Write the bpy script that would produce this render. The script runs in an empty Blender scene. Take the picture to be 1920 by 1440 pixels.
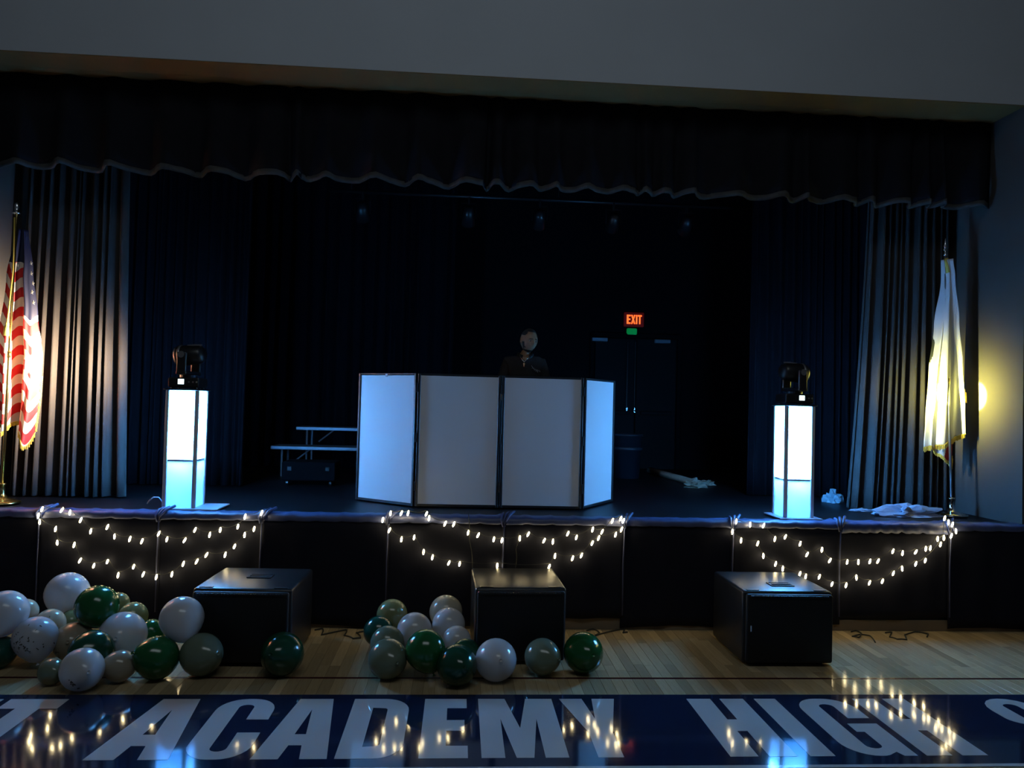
import bpy, bmesh, math, random
from mathutils import Vector, Matrix, Euler
random.seed(7)
PI = math.pi
S = bpy.context.scene
COL = S.collection

# ------------------------------------------------------------------ camera
CAM_H, FPX = 2.0, 1442.0
YAW, PITCH, ROLL = math.radians(3.85), math.radians(1.5), math.radians(1.45)
CAMROT = (Matrix.Rotation(-YAW, 3, 'Z') @ Matrix.Rotation(PI / 2 + PITCH, 3, 'X') @ Matrix.Rotation(ROLL, 3, 'Z'))
cam_d = bpy.data.cameras.new('camera')
cam_d.sensor_fit = 'HORIZONTAL'
cam_d.sensor_width = 36.0
cam_d.lens = 36.0 * FPX / 1920.0
cam_d.clip_end = 200
cam = bpy.data.objects.new('camera', cam_d)
COL.objects.link(cam)
cam.matrix_world = Matrix.Translation((0, 0, CAM_H)) @ CAMROT.to_4x4()
S.camera = cam

# ------------------------------------------------------------------ world, lights, exposure
S.view_settings.view_transform = 'Standard'
S.view_settings.look = 'None'
S.view_settings.exposure = 0.0
S.view_settings.gamma = 1.0
S.view_settings.use_curve_mapping = False
wd = bpy.data.worlds.new('hall_air')
S.world = wd
wd.use_nodes = True
bg = wd.node_tree.nodes['Background']
bg.inputs[0].default_value = (0.62, 0.78, 1.0, 1)
bg.inputs[1].default_value = 0.022


def add_light(name, kind, loc, power, color, target=None, **kw):
    d = bpy.data.lights.new(name, kind)
    d.energy = power
    d.color = color
    for k, v in kw.items():
        setattr(d, k, v)
    o = bpy.data.objects.new(name, d)
    COL.objects.link(o)
    o.location = loc
    if target is not None:
        o.rotation_euler = (Vector(target) - Vector(loc)).to_track_quat('-Z', 'Y').to_euler()
    return o


# dimmed house light high over the hall floor, behind the photographer
add_light('hall_house_light', 'AREA', (0.2, 0.6, 7.6), 60, (0.80, 0.93, 1.0), (0.4, 5.6, 2.0), shape='RECTANGLE', size=5.0, size_y=2.0)

# ------------------------------------------------------------------ measuring helpers (points on real planes)


def ray(u, v):
    return CAMROT @ Vector(((u - 960) / FPX, -(v - 720) / FPX, -1.0))


def on_y(u, v, y):
    d = ray(u, v)
    return Vector((0, 0, CAM_H)) + d * (y / d.y)


def on_z(u, v, z):
    d = ray(u, v)
    return Vector((0, 0, CAM_H)) + d * ((z - CAM_H) / d.z)


# ------------------------------------------------------------------ materials
MATS = {}


def mat(name, color, rough=0.6, metal=0.0, spec=0.5, emit=None, estr=0.0, noise=0.0, nscale=8.0, bump=0.0, bscale=40.0, sheen=0.0, trans=0.0, coat=0.0, stretch=(1, 1, 1)):
    if name in MATS:
        return MATS[name]
    m = bpy.data.materials.new(name)
    m.use_nodes = True
    nt = m.node_tree
    b = nt.nodes['Principled BSDF']
    b.inputs['Base Color'].default_value = (*color, 1)
    b.inputs['Roughness'].default_value = rough
    b.inputs['Metallic'].default_value = metal
    b.inputs['Specular IOR Level'].default_value = spec
    if sheen:
        b.inputs['Sheen Weight'].default_value = sheen
        b.inputs['Sheen Roughness'].default_value = 0.4
    if coat:
        b.inputs['Coat Weight'].default_value = coat
        b.inputs['Coat Roughness'].default_value = 0.05
    if emit:
        b.inputs['Emission Color'].default_value = (*emit, 1)
        b.inputs['Emission Strength'].default_value = estr
    tc = nt.nodes.new('ShaderNodeTexCoord')
    mp = nt.nodes.new('ShaderNodeMapping')
    mp.inputs['Scale'].default_value = stretch
    nt.links.new(tc.outputs['Object'], mp.inputs[0])
    if noise:
        n = nt.nodes.new('ShaderNodeTexNoise')
        n.inputs['Scale'].default_value = nscale
        n.inputs['Detail'].default_value = 5
        nt.links.new(mp.outputs[0], n.inputs['Vector'])
        hs = nt.nodes.new('ShaderNodeHueSaturation')
        hs.inputs['Color'].default_value = (*color, 1)
        mr = nt.nodes.new('ShaderNodeMapRange')
        mr.inputs['To Min'].default_value = 1 - noise
        mr.inputs['To Max'].default_value = 1 + noise
        nt.links.new(n.outputs['Fac'], mr.inputs['Value'])
        nt.links.new(mr.outputs[0], hs.inputs['Value'])
        nt.links.new(hs.outputs[0], b.inputs['Base Color'])
    if bump:
        n2 = nt.nodes.new('ShaderNodeTexNoise')
        n2.inputs['Scale'].default_value = bscale
        n2.inputs['Detail'].default_value = 4
        nt.links.new(mp.outputs[0], n2.inputs['Vector'])
        bp = nt.nodes.new('ShaderNodeBump')
        bp.inputs['Strength'].default_value = bump
        bp.inputs['Distance'].default_value = 0.01
        nt.links.new(n2.outputs['Fac'], bp.inputs['Height'])
        nt.links.new(bp.outputs[0], b.inputs['Normal'])
    if trans:
        tr = nt.nodes.new('ShaderNodeBsdfTranslucent')
        tr.inputs['Color'].default_value = (*color, 1)
        mx = nt.nodes.new('ShaderNodeMixShader')
        mx.inputs[0].default_value = trans
        nt.links.new(b.outputs[0], mx.inputs[1])
        nt.links.new(tr.outputs[0], mx.inputs[2])
        nt.links.new(mx.outputs[0], nt.nodes['Material Output'].inputs['Surface'])
    MATS[name] = m
    return m


def wood_mat(name, base, per_object=True, planks=False):
    m = bpy.data.materials.new(name)
    m.use_nodes = True
    nt = m.node_tree
    b = nt.nodes['Principled BSDF']
    tc = nt.nodes.new('ShaderNodeTexCoord')
    mp = nt.nodes.new('ShaderNodeMapping')
    mp.inputs['Scale'].default_value = (14, 1.2, 4)
    nt.links.new(tc.outputs['Object'], mp.inputs[0])
    n = nt.nodes.new('ShaderNodeTexNoise')
    n.inputs['Scale'].default_value = 4
    n.inputs['Detail'].default_value = 6
    nt.links.new(mp.outputs[0], n.inputs['Vector'])
    r = nt.nodes.new('ShaderNodeValToRGB')
    r.color_ramp.elements[0].color = (base[0] * .75, base[1] * .7, base[2] * .62, 1)
    r.color_ramp.elements[1].color = (base[0] * 1.2, base[1] * 1.2, base[2] * 1.2, 1)
    nt.links.new(n.outputs['Fac'], r.inputs[0])
    hs = nt.nodes.new('ShaderNodeHueSaturation')
    nt.links.new(r.outputs[0], hs.inputs['Color'])
    mr = nt.nodes.new('ShaderNodeMapRange')
    mr.inputs['To Min'].default_value = .72
    mr.inputs['To Max'].default_value = 1.22
    if planks:
        br = nt.nodes.new('ShaderNodeTexBrick')
        br.inputs['Scale'].default_value = 1.0
        br.inputs['Brick Width'].default_value = 1.1
        br.inputs['Row Height'].default_value = 0.08
        br.inputs['Mortar Size'].default_value = 0.001
        br.inputs['Color1'].default_value = (0, 0, 0, 1)
        br.inputs['Color2'].default_value = (1, 1, 1, 1)
        m2 = nt.nodes.new('ShaderNodeMapping')
        m2.inputs['Rotation'].default_value = (0, 0, PI / 2)
        nt.links.new(tc.outputs['Object'], m2.inputs[0])
        nt.links.new(m2.outputs[0], br.inputs['Vector'])
        nt.links.new(br.outputs['Color'], mr.inputs['Value'])
    else:
        oi = nt.nodes.new('ShaderNodeObjectInfo')
        nt.links.new(oi.outputs['Random'], mr.inputs['Value'])
    nt.links.new(mr.outputs[0], hs.inputs['Value'])
    nt.links.new(hs.outputs[0], b.inputs['Base Color'])
    b.inputs['Roughness'].default_value = 0.12
    n3 = nt.nodes.new('ShaderNodeTexNoise')
    n3.inputs['Scale'].default_value = 9
    bp = nt.nodes.new('ShaderNodeBump')
    bp.inputs['Strength'].default_value = 0.03
    bp.inputs['Distance'].default_value = 0.01
    g = nt.nodes.new('ShaderNodeNewGeometry')
    nt.links.new(g.outputs['Position'], n3.inputs['Vector'])
    nt.links.new(n3.outputs['Fac'], bp.inputs['Height'])
    nt.links.new(bp.outputs[0], b.inputs['Normal'])
    MATS[name] = m
    return m


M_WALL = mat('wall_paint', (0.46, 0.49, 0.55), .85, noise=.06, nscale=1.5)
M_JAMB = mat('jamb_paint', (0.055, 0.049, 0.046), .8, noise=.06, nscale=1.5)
M_SOFF = mat('soffit_paint', (0.15, 0.095, 0.03), .85, noise=.08)
M_BLACK = mat('stage_black', (0.003, 0.0035, 0.005), .9, spec=.1)
M_STAGE = mat('stage_floor_black', (0.006, 0.006, 0.008), .45, spec=.25, noise=.4, nscale=3)
M_CURT = mat('curtain_velour', (0.036, 0.031, 0.030), .9, sheen=.1, noise=.15, nscale=12, bump=.15, bscale=90)
M_VAL = mat('valance_velour', (0.011, 0.011, 0.015), .95, spec=.1, noise=.2, nscale=10)
M_HEM_LIGHT = mat('valance_hem_painted_light', (0.06, 0.06, 0.06), .9, spec=.1, noise=.5, nscale=14)  # paler than the valance: stage light caught by the hem folds, painted as colour
M_LEG = mat('masking_velour', (0.0035, 0.004, 0.007), .95, spec=.1, noise=.2, nscale=10)
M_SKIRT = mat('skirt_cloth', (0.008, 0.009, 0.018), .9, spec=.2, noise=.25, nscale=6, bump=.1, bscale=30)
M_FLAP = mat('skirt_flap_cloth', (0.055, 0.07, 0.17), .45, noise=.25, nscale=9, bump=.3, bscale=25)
M_WOOD = wood_mat('maple_board', (0.50, 0.38, 0.22))
M_WOODP = wood_mat('maple_planks', (0.50, 0.38, 0.22), planks=True)
M_NAVY = mat('navy_floor_paint', (0.012, 0.021, 0.055), .07, noise=.15, nscale=2, bump=.012, bscale=9)
M_WHITEP = mat('white_floor_paint', (0.52, 0.53, 0.53), .08, noise=.05, nscale=3, bump=.012, bscale=9)
M_RED = mat('maroon_line_paint', (0.06, 0.008, 0.012), .2)
M_BASE = mat('baseboard_tan', (0.22, 0.16, 0.10), .6, noise=.15)
M_CAB = mat('speaker_paint', (0.012, 0.012, 0.014), .34, noise=.3, nscale=30, bump=.12, bscale=220)
M_GRILLE = mat('speaker_grille', (0.008, 0.008, 0.009), .6, metal=.3)
M_RECESS = mat('handle_recess', (0.004, 0.004, 0.005), .8)
M_PLAST = mat('black_plastic', (0.012, 0.012, 0.014), .35)
M_CHROME = mat('chrome', (0.7, 0.7, 0.72), .12, metal=1)
M_GREYM = mat('grey_metal', (0.35, 0.35, 0.37), .35, metal=.8)
M_BRASS = mat('brass', (0.62, 0.47, 0.18), .25, metal=1)
M_GOLD = mat('gold_fringe', (0.62, 0.45, 0.08), .6, bump=.4, bscale=120)
M_SCRIM = mat('white_scrim', (0.80, 0.81, 0.84), .85, trans=.18, bump=.05, bscale=200)
M_FRAME = mat('black_frame', (0.010, 0.010, 0.012), .4)
M_TRUSS = mat('white_truss', (0.50, 0.52, 0.58), .45)
M_LEDHI = mat('lit_fabric_bright', (0.75, 0.85, 0.95), .8, emit=(0.11, 0.45, 1.0), estr=110.0, trans=.5)
M_LEDLO = mat('lit_fabric_soft', (0.75, 0.85, 0.95), .8, emit=(0.0, 0.20, 1.0), estr=2.6, trans=.5)
M_DISP = mat('lit_display', (0.5, 0.6, 0.6), .3, emit=(0.75, 1.0, 1.0), estr=2.5)
M_BULB = mat('lit_bulb', (1, .9, .6), .3, emit=(1.0, 0.80, 0.42), estr=32.0)
M_WIRE = mat('dark_wire', (0.02, 0.022, 0.02), .6)
M_SKIN = mat('skin_brown', (0.27, 0.145, 0.075), .45, noise=.1, nscale=20)
M_HAIR = mat('black_hair', (0.008, 0.007, 0.006), .8, bump=.5, bscale=160)
M_SHIRT = mat('black_shirt', (0.010, 0.010, 0.012), .85, noise=.3, nscale=9, bump=.3, bscale=25)
M_PANTS = mat('dark_trousers', (0.012, 0.012, 0.02), .9)
M_EYE = mat('eye_white', (0.30, 0.27, 0.24), .3)
M_SILVER = mat('silver', (0.75, 0.75, 0.78), .25, metal=1)
M_PRINT = mat('pale_print', (0.35, 0.36, 0.40), .7)
M_BAG = mat('crumpled_cloth', (0.30, 0.34, 0.46), .7, noise=.2, nscale=20)
M_PLASTIC = mat('clear_plastic', (0.22, 0.36, 0.45), .25, spec=.8)
M_PAPER = mat('dull_paper', (0.30, 0.28, 0.22), .8, noise=.3)
M_DOOR = mat('dark_door', (0.004, 0.005, 0.007), .6, spec=.1)
M_TRASH = mat('navy_bin', (0.012, 0.02, 0.035), .5)
M_EXIT = mat('exit_red', (0.5, .05, .02), .5, emit=(1.0, 0.13, 0.02), estr=1.8)
M_EXITB = mat('exit_box', (0.05, 0.006, 0.006), .5, emit=(1.0, .02, .01), estr=.03)
M_GREEN = mat('green_lamp', (0.01, 0.2, 0.05), .4, emit=(0.0, 0.55, 0.10), estr=.22)
M_STEELB = mat('deck_edge', (0.22, 0.25, 0.30), .4, metal=.4)

# ------------------------------------------------------------------ geometry helpers


def tag(o, label=None, cat=None, group=None, kind=None):
    if label:
        o['label'] = label
    if cat:
        o['category'] = cat
    if group:
        o['group'] = group
    if kind:
        o['kind'] = kind
    return o


def empty(name, loc, rz=0.0):
    o = bpy.data.objects.new(name, None)
    COL.objects.link(o)
    o.location = loc
    o.rotation_euler = (0, 0, rz)
    o.empty_display_size = .1
    return o


def link_mesh(name, me, m, parent=None, loc=None, smooth=False):
    if m is not None and not me.materials:
        me.materials.append(m)
    if smooth:
        for p in me.polygons:
            p.use_smooth = True
    o = bpy.data.objects.new(name, me)
    COL.objects.link(o)
    if loc is not None:
        o.location = loc
    if parent is not None:
        o.parent = parent
    return o


class MB:
    """collects shapes in one bmesh"""

    def __init__(self):
        self.bm = bmesh.new()

    def box(self, c, s, bevel=0.0, seg=2, rot=None):
        r = bmesh.ops.create_cube(self.bm, size=1.0)
        vs = r['verts']
        M = Matrix.Translation(c) @ (rot.to_4x4() if rot is not None else Matrix.Identity(4)) @ Matrix.Diagonal((*s, 1))
        bmesh.ops.transform(self.bm, matrix=M, verts=vs)
        if bevel:
            es = list({e for v in vs for e in v.link_edges})
            bmesh.ops.bevel(self.bm, geom=es, offset=bevel, segments=seg, affect='EDGES', profile=.5, clamp_overlap=True)
        return self

    def cyl(self, p0, p1, r0, r1=None, n=12, caps=True):
        r1 = r0 if r1 is None else r1
        p0, p1 = Vector(p0), Vector(p1)
        d = p1 - p0
        M = Matrix.Translation((p0 + p1) / 2) @ d.to_track_quat('Z', 'Y').to_matrix().to_4x4()
        bmesh.ops.create_cone(self.bm, cap_ends=caps, segments=n, radius1=r0, radius2=r1, depth=d.length, matrix=M)
        return self

    def ball(self, c, r, n=16, rot=None):
        r = (r, r, r) if isinstance(r, (int, float)) else r
        M = Matrix.Translation(c) @ (rot.to_4x4() if rot is not None else Matrix.Identity(4)) @ Matrix.Diagonal((*r, 1))
        bmesh.ops.create_uvsphere(self.bm, u_segments=n, v_segments=max(6, n * 2 // 3), radius=1.0, matrix=M)
        return self

    def lathe(self, prof, c=(0, 0, 0), n=24, axis=None):
        rows = []
        c = Vector(c)
        for r, z in prof:
            rows.append([self.bm.verts.new(c + Vector((r * math.cos(2 * PI * i / n), r * math.sin(2 * PI * i / n), z))) for i in range(n)])
        for a, b in zip(rows, rows[1:]):
            for i in range(n):
                self.bm.faces.new((a[i], a[(i + 1) % n], b[(i + 1) % n], b[i]))
        return self

    def tube(self, pts, r, n=6):
        pts = [Vector(p) for p in pts]
        rows = []
        for i, p in enumerate(pts):
            t = (pts[min(i + 1, len(pts) - 1)] - pts[max(i - 1, 0)]).normalized()
            up = Vector((0, 0, 1)) if abs(t.z) < .95 else Vector((1, 0, 0))
            a = t.cross(up).normalized()
            b = t.cross(a).normalized()
            rr = r[i] if isinstance(r, (list, tuple)) else r
            rows.append([self.bm.verts.new(p + a * (rr * math.cos(2 * PI * k / n)) + b * (rr * math.sin(2 * PI * k / n))) for k in range(n)])
        for A, B in zip(rows, rows[1:]):
            for k in range(n):
                self.bm.faces.new((A[k], A[(k + 1) % n], B[(k + 1) % n], B[k]))
        self.bm.faces.new(rows[0])
        self.bm.faces.new(list(reversed(rows[-1])))
        return self

    def poly(self, pts):
        self.bm.faces.new([self.bm.verts.new(p) for p in pts])
        return self

    def grid(self, rows, uvs=None):
        vr = [[self.bm.verts.new(p) for p in row] for row in rows]
        lay = self.bm.loops.layers.uv.verify() if uvs else None
        for j in range(len(vr) - 1):
            for i in range(len(vr[0]) - 1):
                f = self.bm.faces.new((vr[j][i], vr[j][i + 1], vr[j + 1][i + 1], vr[j + 1][i]))
                if uvs:
                    for lp, (a, b) in zip(f.loops, ((j, i), (j, i + 1), (j + 1, i + 1), (j + 1, i))):
                        lp[lay].uv = uvs[a][b]
        return self

    def mesh(self, name):
        me = bpy.data.meshes.new(name)
        bmesh.ops.recalc_face_normals(self.bm, faces=self.bm.faces)
        self.bm.to_mesh(me)
        self.bm.free()
        return me

    def build(self, name, m, parent=None, loc=None, smooth=False):
        return link_mesh(name, self.mesh(name), m, parent, loc, smooth)


def struct(o):
    o['kind'] = 'structure'
    return o


def solidify(o, t, off=0):
    md = o.modifiers.new('thickness', 'SOLIDIFY')
    md.thickness = t
    md.offset = off
    return o


def eval_mesh(o, name):
    dg = bpy.context.evaluated_depsgraph_get()
    dg.update()
    me = bpy.data.meshes.new_from_object(o.evaluated_get(dg))
    me.name = name
    old = o.data
    bpy.data.objects.remove(o)
    return me


# ------------------------------------------------------------------ dimensions
YF = 6.90            # stage front
ZS = 0.98            # stage height
ZC = 4.96            # soffit height
XL, XR = -4.45, 5.29  # proscenium jambs
YB = 12.6            # stage back wall

# ------------------------------------------------------------------ room shell
f = MB()
f.box((0.6, 0.12, -.06), (22, 8.24, .12))                 # hall floor up to the painted band
f.box((0.6, 5.6, -.066), (22, 2.72, .12))                 # sub floor below the boards
floor = struct(f.build('floor', M_WOODP))

BW = .08
short = {}
col = 0
x = -4.48
nb = 0
while x < 5.75:
    y = 5.335
    first = True
    while y < YF - .01:
        L = random.choice((.62, .8, .98, 1.16))
        if first:
            L *= random.choice((.5, .75, 1))
            first = False
        L = round(min(L, YF - y), 2)
        if YF - (y + L) < .25:
            L = round(YF - y, 2)
        if L not in short:
            short[L] = MB().box((0, L / 2, -.004), (BW - .0012, L - .0012, .008), .0012, 1).mesh('board')
            short[L].materials.append(M_WOOD)
        o = bpy.data.objects.new('board', short[L])
        COL.objects.link(o)
        o.location = (x, y, 0)
        o.parent = floor
        nb += 1
        y += L
    x += BW

band = MB().box((0.6, (4.285 + 5.335) / 2, -.0055), (13, 5.335 - 4.285, .013)).build('painted_band', M_NAVY, floor)
MB().box((0.6, 4.268, .0003), (13, .034, .0012)).build('white_border_line', M_WHITEP, floor)
MB().box((0.6, 5.655, .0003), (12.2, .03, .0012)).build('maroon_line', M_RED, floor)


def arc(cx, cy, rx, ry, a0, a1, n=7):
    return [(cx + rx * math.cos(math.radians(a0 + (a1 - a0) * i / n)), cy + ry * math.sin(math.radians(a0 + (a1 - a0) * i / n))) for i in range(n + 1)]


def glyph(ch, w, t=.36, h=.18):
    """closed outlines in a box of width w and height 1; t stroke as share of w, h bar height"""
    s = t * w
    if ch == 'T':
        c = w / 2
        return [[(c - s / 2, 0), (c + s / 2, 0), (c + s / 2, 1 - h), (w, 1 - h), (w, 1), (0, 1), (0, 1 - h), (c - s / 2, 1 - h)]]
    if ch == 'A':
        return [[(0, 0), (s * .95, 0), (s * 1.08, .2), (w - s * 1.08, .2), (w - s * .95, 0), (w, 0), (w * .76, 1), (w * .24, 1)],
                [(w * .42, .37), (w * .5, .80), (w * .58, .37)]]
    if ch == 'C':
        r = .22
        o = [(w, .40), *arc(w - r * w * 2, r, r * w * 2, r, 0, -90), *arc(r * w * 2, r, r * w * 2, r, 270, 180), *arc(r * w * 2, 1 - r, r * w * 2, r, 180, 90), *arc(w - r * w * 2, 1 - r, r * w * 2, r, 90, 0), (w, .62), (w - s, .62),
             *arc(w / 2, .84, w / 2 - s, .05, 0, 180), *arc(w / 2, .16, w / 2 - s, .05, 180, 360), (w - s, .40)]
        return [o]
    if ch == 'G':
        o = glyph('C', w, t, h)[0]
        i = o.index((w, .40))
        r = .22
        o = [(w, .52), (w, 0), (w - .08, 0), (w - .10, .06), *arc(w * .45, r, w * .40, r, 290, 270, 2), *arc(r * w * 2, r, r * w * 2, r, 270, 180), *arc(r * w * 2, 1 - r, r * w * 2, r, 180, 90), *arc(w - r * w * 2, 1 - r, r * w * 2, r, 90, 0), (w, .62), (w - s, .62),
             *arc(w / 2, .84, w / 2 - s, .05, 0, 180), *arc(w / 2, .16, w / 2 - s, .05, 180, 360), (w - s, .38), (w / 2, .38), (w / 2, .52)]
        return [o]
    if ch == 'D':
        r = .22
        return [[(0, 0), *arc(w - 2 * r * w, r, 2 * r * w, r, -90, 0), *arc(w - 2 * r * w, 1 - r, 2 * r * w, r, 0, 90), (0, 1)],
                [(s, h * .95), (s, 1 - h * .95), *arc(w - s - .02, 1 - h - .03, .02, .03, 90, 0, 3), *arc(w - s - .02, h + .03, .02, .03, 0, -90, 3)]]
    if ch == 'E':
        return [[(0, 0), (w, 0), (w, h), (s * 1.35, h), (s * 1.35, .42), (w * .94, .42), (w * .94, .60), (s * 1.35, .60), (s * 1.35, 1 - h), (w, 1 - h), (w, 1), (0, 1)]]
    if ch == 'M':
        q = w * .27
        return [[(0, 0), (q, 0), (q, .62), (w * .40, 0), (w * .60, 0), (w - q, .62), (w - q, 0), (w, 0), (w, 1), (w * .64, 1), (w * .5, .46), (w * .36, 1), (0, 1)]]
    if ch == 'Y':
        c = w / 2
        return [[(c - s / 2, 0), (c + s / 2, 0), (c + s / 2, .38), (w, 1), (w - s * 1.05, 1), (c, .62), (s * 1.05, 1), (0, 1), (c - s / 2, .38)]]
    if ch == 'H':
        return [[(0, 0), (s * 1.1, 0), (s * 1.1, .40), (w - s * 1.1, .40), (w - s * 1.1, 0), (w, 0), (w, 1), (w - s * 1.1, 1), (w - s * 1.1, .60), (s * 1.1, .60), (s * 1.1, 1), (0, 1)]]
    if ch == 'I':
        return [[(0, 0), (w, 0), (w, 1), (0, 1)]]
    if ch == 'X':
        return [[(0, 0), (s, 0), (w / 2, .34), (w - s, 0), (w, 0), (w * .66, .5), (w, 1), (w - s, 1), (w / 2, .66), (s, 1), (0, 1), (w * .34, .5)]]
    if ch == 'S':
        r = .24
        o = [*arc(w / 2, 1 - r, w / 2, r, 0, 180, 10), *arc(w / 2, .62, w / 2, .15, 180, 235, 4), *arc(w / 2, .40, w / 2 - s, .12, 60, 0, 4), *arc(w / 2, .16, w / 2 - s, .05, 0, -180, 6), (s, .34), (0, .34),
             *arc(w / 2, r, w / 2, r, 180, 360, 10), *arc(w / 2, .40, w / 2, .16, 0, 55, 4), *arc(w / 2, .62, w / 2 - s, .10, 240, 180, 4), *arc(w / 2, .84, w / 2 - s, .05, 180, 0, 6), (w - s, .68), (w, .68)]
        return [o]


def glyph_mesh(ch, w, hgt, depth, t=.36, h=.18):
    cu = bpy.data.curves.new('letter', 'CURVE')
    cu.dimensions = '2D'
    cu.fill_mode = 'BOTH'
    cu.extrude = depth / 2
    for out in glyph(ch, w, t, h):
        sp = cu.splines.new('POLY')
        sp.points.add(len(out) - 1)
        for p, (a, b) in zip(sp.points, out):
            p.co = (a, b * hgt, 0, 1)
        sp.use_cyclic_u = True
    o = bpy.data.objects.new('tmp', cu)
    COL.objects.link(o)
    me = eval_mesh(o, 'letter')
    bpy.data.curves.remove(cu)
    return me


for ch, x0, x1, t in [('I', -3.05, -2.90, 1), ('T', -2.855, -2.49, .40), ('A', -2.0, -1.545, .38), ('C', -1.50, -1.135, .37), ('A', -1.105, -.685, .38), ('D', -.645, -.275, .37), ('E', -.178, .10, .40),
                      ('M', .177, .676, .3), ('Y', .728, 1.107, .39), ('H', 1.612, 2.01, .38), ('I', 2.087, 2.237, 1), ('G', 2.345, 2.735, .37), ('H', 2.79, 3.165, .38), ('S', 3.665, 4.04, .36)]:
    me = glyph_mesh(ch, x1 - x0, .868, .0008, t)
    o = link_mesh('letter', me, M_WHITEP, band, (x0, 4.388, .0016))

# front wall above the stage, jambs, soffit
w = MB()
w.box((.42, YF + .16, ZC + .006 + 1.22), (21, .32, 2.44))
w.box((XL - 2.94, YF + .16, 2.48), (5.4, .32, ZC))
w.box((XR + 2.94, YF + .16, 2.48), (5.4, .32, ZC))
struct(w.build('wall_front', M_WALL))
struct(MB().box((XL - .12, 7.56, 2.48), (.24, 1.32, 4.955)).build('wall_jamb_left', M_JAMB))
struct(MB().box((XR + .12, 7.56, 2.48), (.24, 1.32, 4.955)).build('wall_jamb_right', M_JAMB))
sf = MB().box((.42, YF + .16, ZC + .003), (XR - XL + .46, .318, .006))
sf.box((.42, 7.72, ZC + .08), (XR - XL + .46, 1.0, .16))
struct(sf.build('trim_1', M_SOFF))
struct(MB().box((.42, (YF + YB) / 2 + .15, ZS / 2), (XR - XL - .004, YB - YF + .3, ZS)).build('floor_stage', M_STAGE))
struct(MB().box((.42, YB + .1, 3.5), (14, .2, 5.2)).build('wall_back', M_BLACK))
struct(MB().box((-6.4, 10.4, 3.5), (.2, 4.4, 5.2)).build('wall_left', M_BLACK))
struct(MB().box((7.3, 10.4, 3.5), (.2, 4.4, 5.2)).build('wall_right', M_BLACK))
struct(MB().box((.42, 10.4, 6.15), (14, 4.6, .2)).build('ceiling', M_BLACK))
struct(MB().box((.42, YF - .006, .05), (XR - XL, .012, .10), .003, 1).build('baseboard_front', M_BASE))

# ------------------------------------------------------------------ curtains


def drape(name, x0, x1, y, z0, z1, folds, amp, m, seed=1, top_x=None, hem=.0, flare=1.0, nz=14, label=None, cat='curtain', group=None, scallop=0.0, parent=None, ampt=.55):
    """pleated cloth between x0..x1 (bottom) and top_x (top)"""
    rnd = random.Random(seed)
    tx0, tx1 = top_x or (x0, x1)
    per = 9
    n = folds * per
    wd_ = [rnd.uniform(.45, 1.7) for _ in range(folds)]
    am = [rnd.uniform(.6, 1.25) for _ in range(folds)]
    tot = sum(wd_)
    ss, yy = [], []
    acc = 0
    for k in range(folds):
        for i in range(per):
            u = i / per
            ss.append((acc + wd_[k] * u) / tot)
            a = am[k] * (1 - u) + am[(k + 1) % folds] * u
            yy.append(a * (math.sin(2 * PI * u) + .25 * math.sin(4 * PI * u + k)))
        acc += wd_[k]
    ss.append(1.0)
    yy.append(0)
    rows = []
    for j in range(nz + 1):
        t = j / nz
        row = []
        for i, (s, q) in enumerate(zip(ss, yy)):
            xa = tx0 + (tx1 - tx0) * s
            xb = x0 + (x1 - x0) * s
            tt = t ** 1.6
            xx = xa + (xb - xa) * tt + math.sin(t * 3 + i * .21 + seed) * .008
            A = amp * (ampt + (1 - ampt) * t)
            zz = z1 + (z0 - z1) * t
            if j == nz or scallop:
                zz -= scallop * (.8 * q + .12 * math.sin(i * .37 + seed)) * t ** 3 + hem * math.sin(i * .13 + seed) * t ** 4
            row.append((xx, y + A * q, zz))
        rows.append(row)
    b = MB()
    b.grid(rows)
    o = b.build(name, m, parent, None, True)
    solidify(o, .004)
    if label:
        tag(o, label, cat, group)
    if scallop:  # added strip along the bottom edge, its lit look put into the colour
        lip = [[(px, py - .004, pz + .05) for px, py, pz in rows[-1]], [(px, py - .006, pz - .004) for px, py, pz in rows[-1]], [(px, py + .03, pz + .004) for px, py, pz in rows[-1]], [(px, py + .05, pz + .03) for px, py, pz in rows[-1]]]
        solidify(MB().grid(lip).build('hem', M_HEM_LIGHT, o, None, True), .003)
    return o


drape('stage_curtain', -4.36, -3.27, 7.86, ZS + .012, ZC - .002, 11, .075, M_CURT, 3, (-4.30, -3.34), nz=16, label='grey velour stage curtain lit warm beside the striped flag')
drape('stage_curtain', 4.14, 5.20, 7.90, ZS + .012, ZC - .002, 11, .075, M_CURT, 8, (4.32, 5.20), nz=16, label='blue-tinged stage curtain behind the white fringed flag')
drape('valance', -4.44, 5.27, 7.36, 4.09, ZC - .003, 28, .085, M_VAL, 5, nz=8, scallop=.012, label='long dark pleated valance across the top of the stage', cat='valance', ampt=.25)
drape('masking_curtain', -3.9, -2.45, 9.0, ZS + .01, 5.9, 14, .06, M_LEG, 12, label='dark side curtain behind the lit column on the flag-stripes side', cat='curtain')
drape('masking_curtain', 3.45, 5.3, 9.0, ZS + .01, 5.9, 16, .06, M_LEG, 13, label='dark side curtain behind the lit column nearest the yellow glow', cat='curtain')
drape('back_curtain', -6.2, -.12, 11.7, ZS + .01, 5.9, 30, .06, M_LEG, 14, label='black back curtain ending above the white booth', cat='curtain')

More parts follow.
